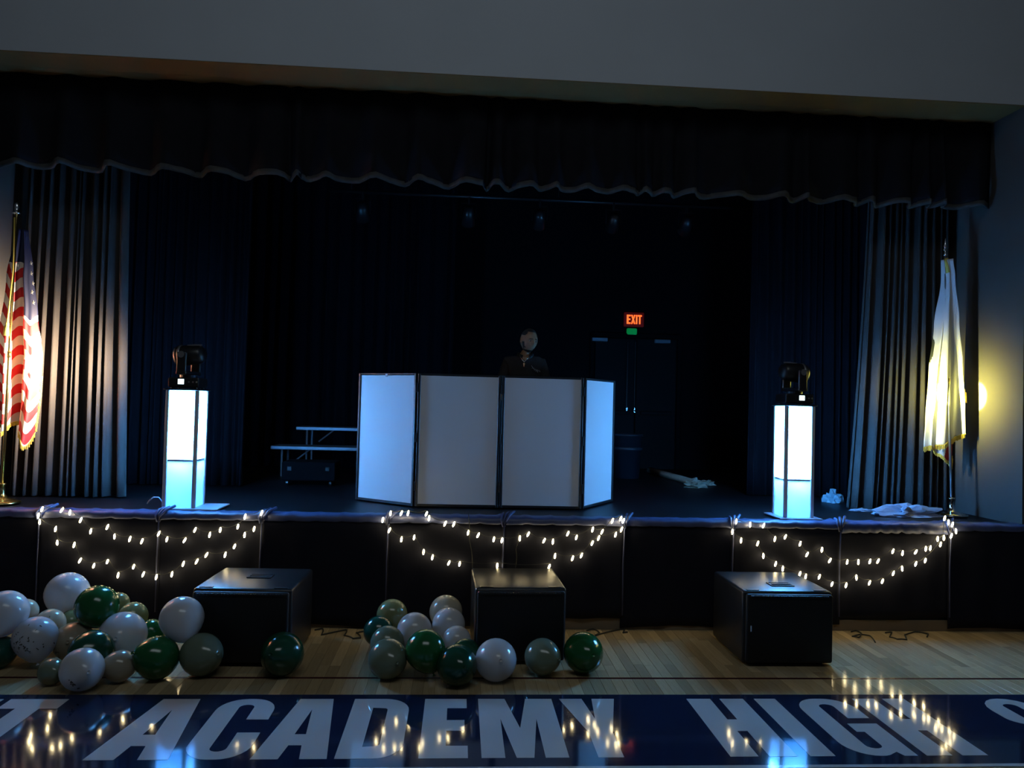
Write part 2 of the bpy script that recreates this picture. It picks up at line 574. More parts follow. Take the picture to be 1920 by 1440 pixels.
# ------------------------------------------------------------------ stage skirt
sk = empty('stage_skirt', (.42, YF, 0))
tag(sk, 'dark cloth skirt clipped along the front of the stage', 'stage skirt')
seams = [-4.75, -3.55, -2.56, -1.69, -.60, .42, 1.50, 2.50, 3.50, 4.55, 5.7]
hems = [.02, .02, .02, .02, .02, .105, .02, .045, .11, .02]
for k in range(10):
    a, b_ = seams[k] - .015, seams[k + 1] + .015
    rows = []
    rnd = random.Random(40 + k)
    ph = rnd.uniform(0, 6)
    yb = YF - .030 - .010 * (k % 2)
    for j in range(11):
        t = j / 10
        row = []
        for i in range(25):
            s = i / 24
            edge = min(s, 1 - s)
            yy = yb - .007 * math.sin(s * 9 + ph) * t - .006 * math.sin(s * 23 + ph * 2 + t * 2) * (.4 + .6 * t) - .010 * math.exp(-edge * 30)
            zz = ZS - .03 + (hems[k] + .01 - ZS + .03) * t + (.012 * math.sin(s * 5 + ph)) * t
            row.append((a + (b_ - a) * s - .42, yy - YF, zz))
        rows.append(row)
    o = MB().grid(rows).build('panel', M_SKIRT, sk, None, True)
    solidify(o, .004)
    # flap folded over the stage edge
    rows = []
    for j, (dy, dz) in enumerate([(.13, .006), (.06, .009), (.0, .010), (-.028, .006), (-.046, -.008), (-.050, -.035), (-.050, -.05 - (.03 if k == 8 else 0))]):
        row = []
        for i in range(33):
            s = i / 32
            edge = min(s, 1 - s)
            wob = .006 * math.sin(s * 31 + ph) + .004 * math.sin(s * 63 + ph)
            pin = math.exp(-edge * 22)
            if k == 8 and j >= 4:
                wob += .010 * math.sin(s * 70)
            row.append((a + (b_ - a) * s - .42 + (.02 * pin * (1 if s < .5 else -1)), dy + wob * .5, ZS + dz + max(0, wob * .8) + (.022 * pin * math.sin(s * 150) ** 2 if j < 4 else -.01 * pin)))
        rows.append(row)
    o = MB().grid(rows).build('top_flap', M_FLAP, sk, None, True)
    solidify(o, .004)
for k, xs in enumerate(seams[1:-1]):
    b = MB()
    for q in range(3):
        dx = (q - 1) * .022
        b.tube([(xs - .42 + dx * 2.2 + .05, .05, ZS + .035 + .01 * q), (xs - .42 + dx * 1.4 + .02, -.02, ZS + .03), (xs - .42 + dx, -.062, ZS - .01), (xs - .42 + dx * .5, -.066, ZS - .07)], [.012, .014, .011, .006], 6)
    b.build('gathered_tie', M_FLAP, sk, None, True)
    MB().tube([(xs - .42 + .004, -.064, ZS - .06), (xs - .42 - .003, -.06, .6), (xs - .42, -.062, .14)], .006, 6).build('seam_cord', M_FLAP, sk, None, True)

# ------------------------------------------------------------------ light columns with moving heads


def column(cx, cy, side, lab_c, lab_m, tgt):
    r = empty('light_column', (cx, cy, ZS + .012))
    tag(r, lab_c, 'light column', 'glowing light columns at the stage front')
    W = .285
    h = W / 2
    H = 1.045
    MB().box((.10 * side if side > 0 else 0, .0, .006), (.50 if side > 0 else .40, .40, .012), .003, 1).build('base_plate', M_TRUSS, r)
    for sx in (-1, 1):
        for sy in (-1, 1):
            MB().box((sx * (h - .016), sy * (h - .016), H / 2 + .012), (.032, .032, H), .004, 1).build('corner_post', M_TRUSS, r)
    MB().box((0, 0, H + .02), (W + .03, W + .03, .016), .003, 1).build('top_plate', M_FRAME, r)
    split = .43 if side > 0 else .36
    for nm, z0, z1, m in (('lower_panel', .016, split - .012, M_LEDLO), ('upper_panel', split + .012, H + .008, M_LEDHI)):
        for k in range(4):
            a = k * PI / 2
            rows = []
            for j in range(7):
                t = j / 6
                row = []
                for i in range(7):
                    s = i / 6
                    wv = .004 * math.sin(t * 9 + s * 3 + k) + .003 * math.sin(s * 7 + t * 4)
                    px, py = -h + .034 + (W - .068) * s, -h + .012 + wv
                    row.append((px * math.cos(a) - py * math.sin(a), px * math.sin(a) + py * math.cos(a), z0 + (z1 - z0) * t))
                rows.append(row)
            MB().grid(rows).build(nm, m, r, None, True)
    for k in range(4):
        a = k * PI / 2
        R_ = Matrix.Rotation(a, 3, 'Z')
        MB().box(R_ @ Vector((0, -h + .018, split)), (W - .06, .012, .02) if k % 2 == 0 else (.012, W - .06, .02)).build('cross_bar', M_TRUSS, r)
    # lamp inside the column, shining down from below the top plate
    for z, p in ((.92, 2.0), (.62, 1.2), (.33, .45)):
        l = add_light('column_lamp', 'POINT', (0, 0, z), p * 1.3, (0.01, 0.30, 1.0), shadow_soft_size=.03)
        l.parent = r
    # moving head
    zt = ZS + .012 + H + .028
    mroot = empty('moving_head_light', (cx, cy, zt))
    tag(mroot, lab_m, 'stage light', 'moving head lights on the columns')
    base = MB().box((0, 0, .055), (.27, .25, .09), .012, 2).build('base', M_PLAST, mroot)
    MB().box((.02 * -side, -.126, .062), (.052, .006, .046), .002, 1).build('display', M_DISP, base)
    for q in (.05, .085, .115):
        MB().cyl((q, -.124, .06), (q, -.131, .06), .008, n=10).build('button', M_GREYM, base)
    for sx in (-1, 1):
        for sy in (-1, 1):
            MB().cyl((sx * .10, sy * .09, 0), (sx * .10, sy * .09, .012), .018, n=10).build('foot', M_PLAST, base)
    MB().lathe([(0, .10), (.075, .10), (.075, .125), (0, .125)], n=20).build('turntable', M_PLAST, mroot)
    yaw = math.atan2(tgt[1] - cy, tgt[0] - cx)
    hc = Vector((0, 0, .305))
    Rz = Matrix.Rotation(yaw, 3, 'Z')
    arms = MB()
    arms.box(Rz @ Vector((0, 0, .142)), (.10, .29, .036), .012, 2, Rz)
    yk = arms.build('yoke', M_PLAST, mroot)
    for sy in (-1, 1):
        MB().box(Rz @ Vector((0, sy * .130, .235)), (.09, .032, .19), .014, 2, Rz).build('yoke_arm', M_PLAST, mroot)
        MB().cyl(Rz @ Vector((0, sy * .112, .305)), Rz @ Vector((0, sy * .15, .305)), .03, n=16).build('pivot', M_GREYM, mroot)
    wt = Vector(tgt) - (Vector((cx, cy, zt)) + hc)
    q = wt.normalized().to_track_quat('Z', 'Y').to_matrix()
    hb = MB()
    prof = [(0, -.14), (.06, -.14), (.082, -.11), (.088, -.02), (.094, .03), (.094, .085), (.085, .11), (.078, .112), (.078, .10), (0, .10)]
    hb.lathe(prof, n=24)
    bmesh.ops.transform(hb.bm, matrix=Matrix.Translation(hc) @ q.to_4x4(), verts=hb.bm.verts)
    head = hb.build('lamp_head', M_PLAST, mroot, None, True)
    rb = MB().lathe([(.094, .05), (.0985, .055), (.0985, .068), (.094, .073)], n=24)
    bmesh.ops.transform(rb.bm, matrix=Matrix.Translation(hc) @ q.to_4x4(), verts=rb.bm.verts)
    rb.build('lens_ring', M_GREYM, head, None, True)
    lens = MB().lathe([(0, .106), (.06, .104), (.076, .101)], n=24)
    bmesh.ops.transform(lens.bm, matrix=Matrix.Translation(hc) @ q.to_4x4(), verts=lens.bm.verts)
    lens.build('lens', M_CHROME, head, None, True)
    for k in range(4):
        MB().box((0, 0, 0), (.07, .004, .012)).build('cooling_slot', M_GREYM, head, hc + q @ Vector((.0, .089, -.09 + k * .022)))
    hp = Vector((cx, cy, zt)) + hc
    return hp, wt.normalized()


L_T = (-4.45, 7.47, 2.21)
R_T = (5.29, 7.545, 2.20)
hpL, dL = column(-2.47, 7.18, 1, 'glowing blue light column near the warm-lit grey curtain', 'dark moving head light on the column near the striped flag', L_T)
hpR, dR = column(3.20, 7.18, -1, 'glowing blue light column near the white fringed flag', 'dark moving head light on the column near the white flag', R_T)


def beam(hp, d, hot, soft, c):
    """one sharp beam and the lens spill round it, which fades smoothly with the angle"""
    p = hp + d * .12
    add_light('moving_head_beam', 'SPOT', p, hot[0], c, p + d, spot_size=math.radians(hot[1]), spot_blend=hot[2], shadow_soft_size=.012)
    for pw, n_ in soft:
        l = add_light('moving_head_spill', 'SPOT', p, pw, c, p + d, spot_size=math.radians(150), spot_blend=1.0, shadow_soft_size=.012)
        l.data.use_nodes = True
        nt = l.data.node_tree
        em = nt.nodes['Emission']
        tc = nt.nodes.new('ShaderNodeTexCoord')
        sp = nt.nodes.new('ShaderNodeSeparateXYZ')
        ab = nt.nodes.new('ShaderNodeMath')
        ab.operation = 'ABSOLUTE'
        pwn = nt.nodes.new('ShaderNodeMath')
        pwn.operation = 'POWER'
        pwn.inputs[1].default_value = n_
        nt.links.new(tc.outputs['Normal'], sp.inputs[0])
        nt.links.new(sp.outputs[2], ab.inputs[0])
        nt.links.new(ab.outputs[0], pwn.inputs[0])
        nt.links.new(pwn.outputs[0], em.inputs['Strength'])


beam(hpL, dL, (40000, 8.6, .3), ((3500, 70), (3800, 16)), (1.0, 0.74, 0.44))
beam(hpR, dR, (14000, 8.6, .12), ((1700, 75), (800, 34)), (1.0, 0.90, 0.16))

# ------------------------------------------------------------------ flags


def flag_material(name, kind):
    m = bpy.data.materials.new(name)
    m.use_nodes = True
    nt = m.node_tree
    b = nt.nodes['Principled BSDF']
    b.inputs['Roughness'].default_value = .6
    uv = nt.nodes.new('ShaderNodeUVMap')
    sp = nt.nodes.new('ShaderNodeSeparateXYZ')
    nt.links.new(uv.outputs[0], sp.inputs[0])

    def math_(op, a, b_=None):
        n = nt.nodes.new('ShaderNodeMath')
        n.operation = op
        for i, v in enumerate((a, b_)):
            if v is None:
                continue
            if isinstance(v, (int, float)):
                n.inputs[i].default_value = v
            else:
                nt.links.new(v, n.inputs[i])
        return n.outputs[0]

    def mix(f, A, B):
        n = nt.nodes.new('ShaderNodeMix')
        n.data_type = 'RGBA'
        nt.links.new(f, n.inputs[0])
        for i, v in ((6, A), (7, B)):
            if isinstance(v, tuple):
                n.inputs[i].default_value = (*v, 1)
            else:
                nt.links.new(v, n.inputs[i])
        return n.outputs[2]
    if kind == 'stripes':
        fr = math_('FRACT', math_('MULTIPLY', sp.outputs[1], 6.5))
        st = math_('GREATER_THAN', fr, .5)
        c = mix(st, (.72, .70, .68), (.55, .012, .02))
        can = math_('LESS_THAN', sp.outputs[0], 0.0)
        c = mix(can, c, (.012, .016, .06))
    else:
        red = math_('LESS_THAN', sp.outputs[1], .0)
        c = mix(red, (.72, .73, .76), (.42, .012, .03))
        dark = math_('GREATER_THAN', sp.outputs[0], 1.0)
        c = mix(dark, c, (.03, .035, .03))
    nt.links.new(c, b.inputs['Base Color'])
    tr = nt.nodes.new('ShaderNodeBsdfTranslucent')
    nt.links.new(c, tr.inputs['Color'])
    mx = nt.nodes.new('ShaderNodeMixShader')
    mx.inputs[0].default_value = .25
    nt.links.new(b.outputs[0], mx.inputs[1])
    nt.links.new(tr.outputs[0], mx.inputs[2])
    nt.links.new(mx.outputs[0], nt.nodes['Material Output'].inputs['Surface'])
    MATS[name] = m
    return m


M_STRIPES = flag_material('striped_flag_cloth', 'stripes')
M_STATE = flag_material('white_flag_cloth', 'state')


def interp(tab, t):
    for (a, va), (b, vb) in zip(tab, tab[1:]):
        if t <= b:
            k = (t - a) / (b - a) if b > a else 0
            k = k * k * (3 - 2 * k)
            return va + (vb - va) * k
    return tab[-1][1]


def pole(name, label, p0, p1, fin):
    r = empty(name, (p0[0], p0[1], ZS + .010))
    tag(r, label, 'flag', 'flags on stands at the stage edge')
    o = Vector((p0[0], p0[1], ZS + .010))
    MB().lathe([(0, 0), (.15, 0), (.152, .012), (.12, .026), (.05, .045), (.026, .085), (.022, .16), (.03, .165), (.03, .18), (.0, .18)], n=28).build('base', M_CHROME if fin == 'spear' else M_BRASS, r, None, True)
    top = Vector(p1) - o
    st = Vector((0, 0, .16))
    mid = st.lerp(top, .48)
    MB().cyl(st, top, .0125, n=12).build('shaft', M_GREYM if fin == 'spear' else M_BRASS, r, None, True)
    MB().lathe([(.0, -.03), (.0165, -.03), (.0165, .03), (0, .03)], mid, n=14).build('coupling', M_BRASS, r, None, True)
    f_ = MB()
    if fin == 'spear':
        f_.lathe([(.0, 0), (.02, .0), (.024, .012), (.012, .03), (.010, .05)], top, n=14)
        f_.ball(top + Vector((0, 0, .065)), (.024, .012, .018), 10)
        f_.lathe([(.006, .07), (.02, .10), (.013, .135), (0, .19)], top, n=8)
    else:
        f_.lathe([(.0, 0), (.034, .0), (.034, .012), (.016, .02), (.02, .05), (.022, .075), (.012, .10), (0, .105)], top, n=14)
    f_.build('finial', M_SILVER, r, None, True)
    return r, o


def cloth(name, m, r, o, left, right, tops, bots, y, amp, nf, uvf, seed=0, nu=48, nv=60, yslope=0.0):
    """hanging folded cloth: left/right edge x as functions of height share t (0 top, 1 bottom)"""
    rows, uvs = [], []
    for j in range(nv + 1):
        t = j / nv
        row, ur = [], []
        for i in range(nu + 1):
            s = i / nu
            xa, xb = interp(left, t), interp(right, t)
            xx = xa + (xb - xa) * s
            zt_ = tops
            zb = interp(bots, s)
            zz = zt_ + (zb - zt_) * t
            yy = y + amp * (.25 + .75 * t) * (math.sin(s * PI * nf + seed) + .3 * math.sin(s * PI * nf * 2.3 + t * 3 + seed)) + yslope * (s - .5)
            row.append(Vector((xx, yy, zz)) - o)
            ur.append(uvf(s, t))
        rows.append(row)
        uvs.append(ur)
    ob = MB().grid(rows, uvs).build(name, m, r, None, True)
    solidify(ob, .0025)
    return ob, rows


def fringe(r, pts, w_=.035, sub=None):
    """gold fringe: many short threads hanging along an edge"""
    b = MB()
    n = len(pts)
    for i in range(n - 1):
        p, q = Vector(pts[i]), Vector(pts[i + 1])
        for k in range(2):
            a = p.lerp(q, k / 2)
            dz = w_ * random.uniform(.8, 1.15)
            d = (q - p).normalized()
            b.box(a + Vector((0, random.uniform(-.002, .002), -dz / 2)), (max(.0045, (q - p).length * .42), .006, dz))
    b.tube(pts, .005, 5)
    return b.build('fringe', M_GOLD, sub or r)


# striped flag (left)
rL, oL = pole('flag_stand', 'red white and blue striped flag on a brass pole', (-4.10, 7.26), (-4.075, 7.26, 3.62), 'cap')
cl, rows = cloth('flag_cloth', M_STRIPES, rL, oL, [(0, -4.12), (.25, -4.20), (.6, -4.26), (1, -4.22)], [(0, -4.035), (.2, -3.985), (.42, -3.935), (.62, -3.885), (.8, -3.90), (1, -3.93)],
                 3.50, [(0, 1.70), (.25, 1.62), (.5, 1.72), (.72, 1.60), (.88, 1.49), (1, 1.62)], 7.36, .06, 4.2,
                 lambda s, t: ((1.0 if (t > .17 + .28 * s * 0 and (s < .66 or t > .42)) else -1.0), t * 1.55 + .22 * abs(s - .35) - (0.12 if s < .66 else .3 * s)), .6, 60, 80, .04)
fringe(rL, [rows[-1][i] + Vector((0, -.004, .004)) for i in range(0, 61, 2)], .032)
fringe(rL, [rows[j][-1] + Vector((.003, 0, .012)) for j in range(58, 81, 2)], .02)
bs = MB()
for (u, v) in [(12, 488), (36, 513), (36.5, 527), (36, 543), (37, 559), (35, 497)]:
    pass
star_spots = [(-4.10, 3.16, -.02), (-3.985, 3.09, 0), (-3.975, 3.00, 0), (-3.968, 2.92, 0), (-3.962, 2.83, 0), (-3.995, 3.19, 0)]
for sx, sz, _ in star_spots:
    # find the cloth surface near this spot, set the star on it
    best = min((p for row in rows for p in row), key=lambda p: (p.x + oL.x - sx) ** 2 + (p.z + oL.z - sz) ** 2)
    b = MB()
    pts = []
    for k in range(10):
        rr = .022 if k % 2 == 0 else .009
        a = PI / 2 + k * PI / 5
        pts.append(Vector((rr * math.cos(a) * .8, 0, rr * math.sin(a))))
    fr = [b.bm.verts.new(p + Vector((0, -.0015, 0))) for p in pts]
    bk = [b.bm.verts.new(p + Vector((0, .0015, 0))) for p in pts]
    cf, cb = b.bm.verts.new((0, -.0025, 0)), b.bm.verts.new((0, .0025, 0))
    for k in range(10):
        b.bm.faces.new((cf, fr[k], fr[(k + 1) % 10]))
        b.bm.faces.new((cb, bk[(k + 1) % 10], bk[k]))
        b.bm.faces.new((fr[k], bk[k], bk[(k + 1) % 10], fr[(k + 1) % 10]))
    b.build('star', mat('star_white', (.72, .72, .72), .6), cl, best + Vector((0, -.009, 0)))
# gold cord with tassel hanging on the pole
MB().tube([Vector((-4.078, 7.235, 3.58)) - oL, Vector((-4.06, 7.215, 3.1)) - oL, Vector((-4.075, 7.20, 2.72)) - oL, Vector((-4.085, 7.20, 2.60)) - oL], .006, 6).build('cord', M_GOLD, rL, None, True)
MB().lathe([(0, .09), (.012, .085), (.008, .065), (.020, .055), (.026, -.03), (0, -.03)], Vector((-4.087, 7.20, 2.53)) - oL, n=12).build('tassel', M_GOLD, rL, None, True)

# white flag (right)
rR, oR = pole('flag_stand', 'white flag with red edge and gold fringe on a chrome stand', (4.975, 7.47), (4.955, 7.58, 3.64), 'spear')
YR = 7.54
cl2, rows2 = cloth('flag_cloth', M_STATE, rR, oR, [(0, 4.925), (.1, 4.93), (.35, 4.865), (.6, 4.815), (.85, 4.785), (1, 4.77)], [(0, 4.985), (.1, 5.01), (.35, 5.06), (.6, 5.10), (.85, 5.125), (1, 5.13)],
                   3.60, [(0, 1.66), (.35, 1.69), (.65, 1.75), (.85, 1.78), (1, 1.81)], YR, .042, 2.6,
                   lambda s, t: ((1.2 if ((s + .02) / .12) ** 2 + ((t - .48) / .07) ** 2 < 1 else .5), .5), 1.1, 40, 70, -.10)
fringe(rR, [rows2[-1][i] + Vector((0, -.006, .004)) for i in range(0, 41, 2)], .045)
cl3, rows3 = cloth('flag_cloth', M_STATE, rR, oR, [(0, 4.94), (.7, 4.85), (.85, 4.82), (1, 4.81)], [(0, 4.99), (.5, 5.04), (1, 5.06)],
                   3.2, [(0, 1.68), (.3, 1.60), (.7, 1.53), (.9, 1.475), (1, 1.58)], YR + .02, .02, 2.2,
                   lambda s, t: (.5, -.5 if s > .52 + (1 - t) * 1.2 else .5), .4, 40, 60, .03)
fringe(rR, [rows3[-1][i] + Vector((0, -.004, .004)) for i in range(0, 41, 2)], .03)
MB().tube([Vector((4.955, 7.565, 3.61)) - oR, Vector((4.957, 7.55, 3.55)) - oR, Vector((4.962, 7.54, 3.46)) - oR], .022, 8).build('sleeve', M_GOLD, rR, None, True)
MB().lathe([(0, .09), (.012, .085), (.008, .065), (.020, .055), (.026, -.05), (0, -.05)], Vector((5.14, 7.53, 2.18)) - oR, n=12).build('tassel', M_GOLD, rR, None, True)

# ------------------------------------------------------------------ booth front: four hinged white panels
fa = empty('booth_facade', (.4, 7.48, ZS + .012))
tag(fa, 'four-panel white folding booth screen with black frame', 'booth screen')
pts = [(-1.03, 7.95), (-.412, 7.48), (.402, 7.48), (1.213, 7.48), (1.645, 8.14)]
PH = 1.285
for k in range(4):
    a, b_ = Vector((*pts[k], 0)), Vector((*pts[k + 1], 0))
    d = (b_ - a)
    Lp = d.length - .012
    ang = math.atan2(d.y, d.x)
    mid = (a + b_) / 2 - Vector((.4, 7.48, 0))
    R_ = Matrix.Rotation(ang, 3, 'Z')
    fw = .026
    sc = MB()
    nx = 6
    sc.box((0, 0, PH / 2), (Lp - fw * 1.6, .006, PH - fw * 1.6))
    pan = sc.build('panel', M_SCRIM, fa, mid)
    pan.rotation_euler = (0, 0, ang)
    for nm, c, s_ in (('frame_side', (-Lp / 2 + fw / 2, 0, PH / 2), (fw, .034, PH)), ('frame_side', (Lp / 2 - fw / 2, 0, PH / 2), (fw, .034, PH)),
                      ('frame_rail', (0, 0, fw / 2), (Lp - fw * 2, .030, fw)), ('frame_rail', (0, 0, PH - fw * .3), (Lp - fw * 2, .030, fw * .6))):
        MB().box(c, s_, .004, 1).build(nm, M_FRAME, pan)
    if k == 0:
        MB().box((0, -.019, PH - .022), (.03, .006, .03), .002, 1).build('clip', M_TRUSS, pan)
for k in (1, 2, 3):
    for z in (.15, .62, 1.10):
        MB().cyl((pts[k][0] - .4, pts[k][1] - 7.48 - .012, z), (pts[k][0] - .4, pts[k][1] - 7.48 - .012, z + .09), .008, n=8).build('hinge', M_FRAME, fa)

# ------------------------------------------------------------------ subwoofers


def sub(x0, x1, y0, y1, h, rz, label, handle, logo=None):
    cx, cy = (x0 + x1) / 2, (y0 + y1) / 2
    w_, d_ = x1 - x0, y1 - y0
    r = empty('subwoofer', (cx, cy, 0), rz)
    tag(r, label, 'subwoofer', 'subwoofers on the floor before the stage')
    zb = .018
    cab = MB().box((0, .02, zb + (h - zb) / 2), (w_, d_ - .04, h - zb), .022, 3).build('cabinet', M_CAB, r, None, True)
    # perforated front grille: bowed plate with ribbed top edge
    g = MB()
    g.box((0, -d_ / 2 + .012, zb + (h - zb) / 2), (w_ - .03, .05, h - zb - .03), .02, 3)
    gr = g.build('grille', M_GRILLE, r, None, True)
    nt = int((w_ - .09) / .012)
    tb = MB()
    for i in range(nt):
        tb.box((-w_ / 2 + .05 + i * .012, -d_ / 2 - .002, h - .03), (.006, .05, .014))
    o = tb.build('grille_teeth', M_CAB, gr)
    o['kind'] = 'stuff'
    if handle:
        hx, hy = handle
        t = MB()
        for (c, s_) in (((hx, hy - .055, h + .003), (.19, .014, .010)), ((hx, hy + .055, h + .003), (.19, .014, .010)), ((hx - .09, hy, h + .003), (.014, .11, .010)), ((hx + .09, hy, h + .003), (.014, .11, .010))):
            t.box(c, s_, .003, 1)
        hr = t.build('handle_rim', M_PLAST, r)
        MB().box((hx, hy, h + .0005), (.168, .098, .003)).build('handle_recess', M_RECESS, hr)
        MB().box((hx, hy + .012, h + .004), (.168, .03, .008), .003, 1).build('grip_bar', M_PLAST, hr)
    for sx in (-1, 1):
        MB().box((sx * (w_ / 2 - .09), -d_ / 2 + .075, h + .001), (.10, .03, .006), .002, 1).build('top_groove', M_PLAST, r)
        for sy in (-1, 1):
            MB().cyl((sx * (w_ / 2 - .08), sy * (d_ / 2 - .09), 0), (sx * (w_ / 2 - .08), sy * (d_ / 2 - .09), zb + .004), .025, n=12).build('foot', M_PLAST, r)
    if logo:
        MB().box((-w_ / 2 + .05, -d_ / 2 - .0145, h * .52), (.012, .004, .05), .002, 1).build('badge', M_CHROME, r)
    return r


sub(-1.94, -1.205, 5.87, 6.64, .57, math.radians(-1.5), 'black subwoofer behind the lone dark green balloon', (.02, .06))
sub(.15, .86, 5.93, 6.70, .58, math.radians(1.5), 'black subwoofer between balloons in front of the booth', None)
sub(2.262, 2.985, 5.90, 6.66, .58, math.radians(-.5), 'black subwoofer standing alone without balloons', (.03, -.12), True)

# ------------------------------------------------------------------ balloons
BC = {'white': (.66, .65, .66), 'cream': (.52, .45, .33), 'tan': (.42, .36, .27), 'olive': (.22, .23, .10), 'sage': (.16, .20, .14), 'green': (.010, .105, .028), 'dark': (.008, .060, .030), 'teal': (.006, .075, .055), 'clear': (.58, .58, .62)}
BM = {k: mat('balloon_' + k, v, .16, spec=.6, trans=.22 if k in ('white', 'cream', 'clear', 'tan') else .08) for k, v in BC.items()}
GL, GC = 'balloons heaped by the striped flag', 'balloons around the middle subwoofer'
balloons = [
    (-2.486, 5.405, .140, .140, 'white', 'white balloon with dark smudges at the very front of the heap', GL),
    (-2.736, 5.513, .088, .088, 'sage', 'small dark olive balloon on the floor beside the smudged white one', GL),
    (-2.306, 5.565, .108, .108, 'tan', 'small greyish tan balloon between the smudged white and a green one', GL),
    (-2.078, 5.616, .150, .150, 'green', 'green balloon on the floor under the tilted white one', GL),
    (-1.229, 5.694, .154, .154, 'dark', 'dark green balloon alone before the subwoofer with the top handle', GL),
    (-1.795, 5.690, .150, .150, 'sage', 'sage balloon against the corner of the subwoofer', GL),
    (-3.266, 5.844, .112, .112, 'teal', 'teal balloon cut by the photo edge, low in the heap', GL),
    (-2.549, 5.674, .170, .151, 'dark', 'dark green balloon just behind the smudged white one', GL),
    (-3.031, 5.856, .211, .151, 'clear', 'clear white balloon holding dark confetti', GL),
    (-2.829, 6.0, .142, .142, 'tan', 'tan balloon between the confetti balloon and a dark green one', GL),
    (-1.962, 5.75, .389, .154, 'white', 'white balloon perched highest next to the subwoofer', GL),
    (-2.346, 6.202, .150, .104, 'green', 'half-hidden green balloon behind the perched white one', GL),
    (-2.462, 5.968, .199, .171, 'white', 'large white balloon in the middle of the heap', GL),
    (-3.265, 5.887, .385, .156, 'white', 'white balloon at the photo edge above the teal one', GL),
    (-3.057, 6.107, .243, .109, 'cream', 'small cream balloon just above the confetti balloon', GL),
    (-2.696, 6.059, .387, .157, 'green', 'bright green balloon on top of the heap', GL),
    (-2.986, 6.294, .198, .100, 'olive', 'small olive balloon tucked left under the bright green one', GL),
    (-2.515, 6.271, .254, .113, 'olive', 'olive balloon at the back, above the large white one', GL),
    (-3.094, 6.427, .389, .167, 'clear', 'pale see-through balloon topping the back of the heap', GL),
    (-2.666, 6.359, .334, .085, 'olive', 'tiny olive balloon peeking right of the bright green one', GL),
    (-3.259, 6.129, .324, .097, 'cream', 'cream balloon peeking from behind the edge white balloon', GL),
    (.031, 5.497, .143, .143, 'dark', 'front green balloon left of the white one before the subwoofer', GC),
    (.311, 5.592, .150, .150, 'white', 'round white balloon on the floor before the middle subwoofer', GC),
    (.661, 5.714, .134, .134, 'sage', 'sage balloon on the floor between a white and a green one', GC),
    (.975, 5.76, .150, .150, 'green', 'green balloon at the far corner of the middle subwoofer', GC),
    (-.467, 5.632, .142, .142, 'sage', 'large sage balloon at the front of the middle heap', GC),
    (-.198, 5.614, .210, .146, 'green', 'large green balloon in the centre of the middle heap', GC),
    (.093, 5.737, .140, .114, 'dark', 'dark green balloon half hidden behind the front green one', GC),
    (-.496, 5.886, .175, .128, 'sage', 'sage balloon right behind the large sage one', GC),
    (.026, 5.940, .180, .110, 'white', 'small white balloon against the side of the middle subwoofer', GC),
    (-.583, 6.102, .200, .117, 'teal', 'teal green balloon at the outer edge of the middle heap', GC),
    (-.303, 6.042, .225, .136, 'white', 'white balloon behind the large green one', GC),
    (-.041, 6.155, .240, .131, 'white', 'pinkish white balloon below the cream one', GC),
    (-.500, 6.315, .270, .125, 'olive', 'olive balloon topping the outer end of the middle heap', GC),
    (-.067, 6.406, .272, .136, 'cream', 'cream balloon topping the middle heap beside the subwoofer', GC),
]
BPROF = []
for k in range(17):
    a = PI * k / 16
    z = math.cos(a)
    r_ = math.sin(a)
    if z < 0:
        z = z * (1 + .16 * z * z)
        r_ *= (1 - .10 * z * z)
    BPROF.append((max(r_, .0004), z))
bprof_me = {}
KNOT = None
for i, (bx, by, bz, br, colr, lab, grp) in enumerate(balloons):
    rnd = random.Random(i * 7 + 1)
    if colr not in bprof_me:
        me = MB().lathe(BPROF, n=28).mesh('balloon')
        me.materials.append(BM[colr])
        for p in me.polygons:
            p.use_smooth = True
        kn = MB().lathe([(.02, -1.13), (.05, -1.17), (.035, -1.20), (.085, -1.27), (.08, -1.28), (.0, -1.22)], n=12).mesh('knot')
        kn.materials.append(BM[colr])
        bprof_me[colr] = (me, kn)
    o = bpy.data.objects.new('balloon', bprof_me[colr][0])
    COL.objects.link(o)
    o.location = (bx, by, bz + .003)
    floorb = bz - br < .03
    tilt = rnd.uniform(1.7, 2.0) if floorb else rnd.uniform(.3, 1.1)
    az = rnd.uniform(-.9, .9)
    o.rotation_euler = Euler((tilt * -1 if floorb else -tilt, rnd.uniform(-.25, .25), az))
    o.scale = (br, br, br)
    tag(o, lab, 'balloon', grp)
    k = bpy.data.objects.new('knot', bprof_me[colr][1])
    COL.objects.link(k)
    k.parent = o
    if 'confetti' in lab or 'smudges' in lab:
        c = MB()
        up = o.rotation_euler.to_matrix().inverted()
        base_d = up @ Vector((.15, -1, -.35)) if 'smudges' in lab else up @ Vector((-.1, -1, -.15))
        nn = 22 if 'smudges' in lab else 46
        spread = .28 if 'smudges' in lab else .85
        for q in range(nn):
            d = (base_d.normalized() + Vector([rnd.gauss(0, spread) * .5 for _ in range(3)])).normalized()
            Rq = d.to_track_quat('Z', 'Y').to_matrix() @ Matrix.Rotation(rnd.uniform(0, 3), 3, 'Z')
            zz = d.z
            rr = 1.0
            c.box(d * 1.003, (rnd.uniform(.05, .15), rnd.uniform(.02, .05) * (1.8 if 'smudges' in lab else 1), .006), rot=Rq)
        co = c.build('confetti', mat('dark_confetti', (.06, .06, .05), .6), o)
        co['kind'] = 'stuff'

# ------------------------------------------------------------------ string lights
bulb_me = None


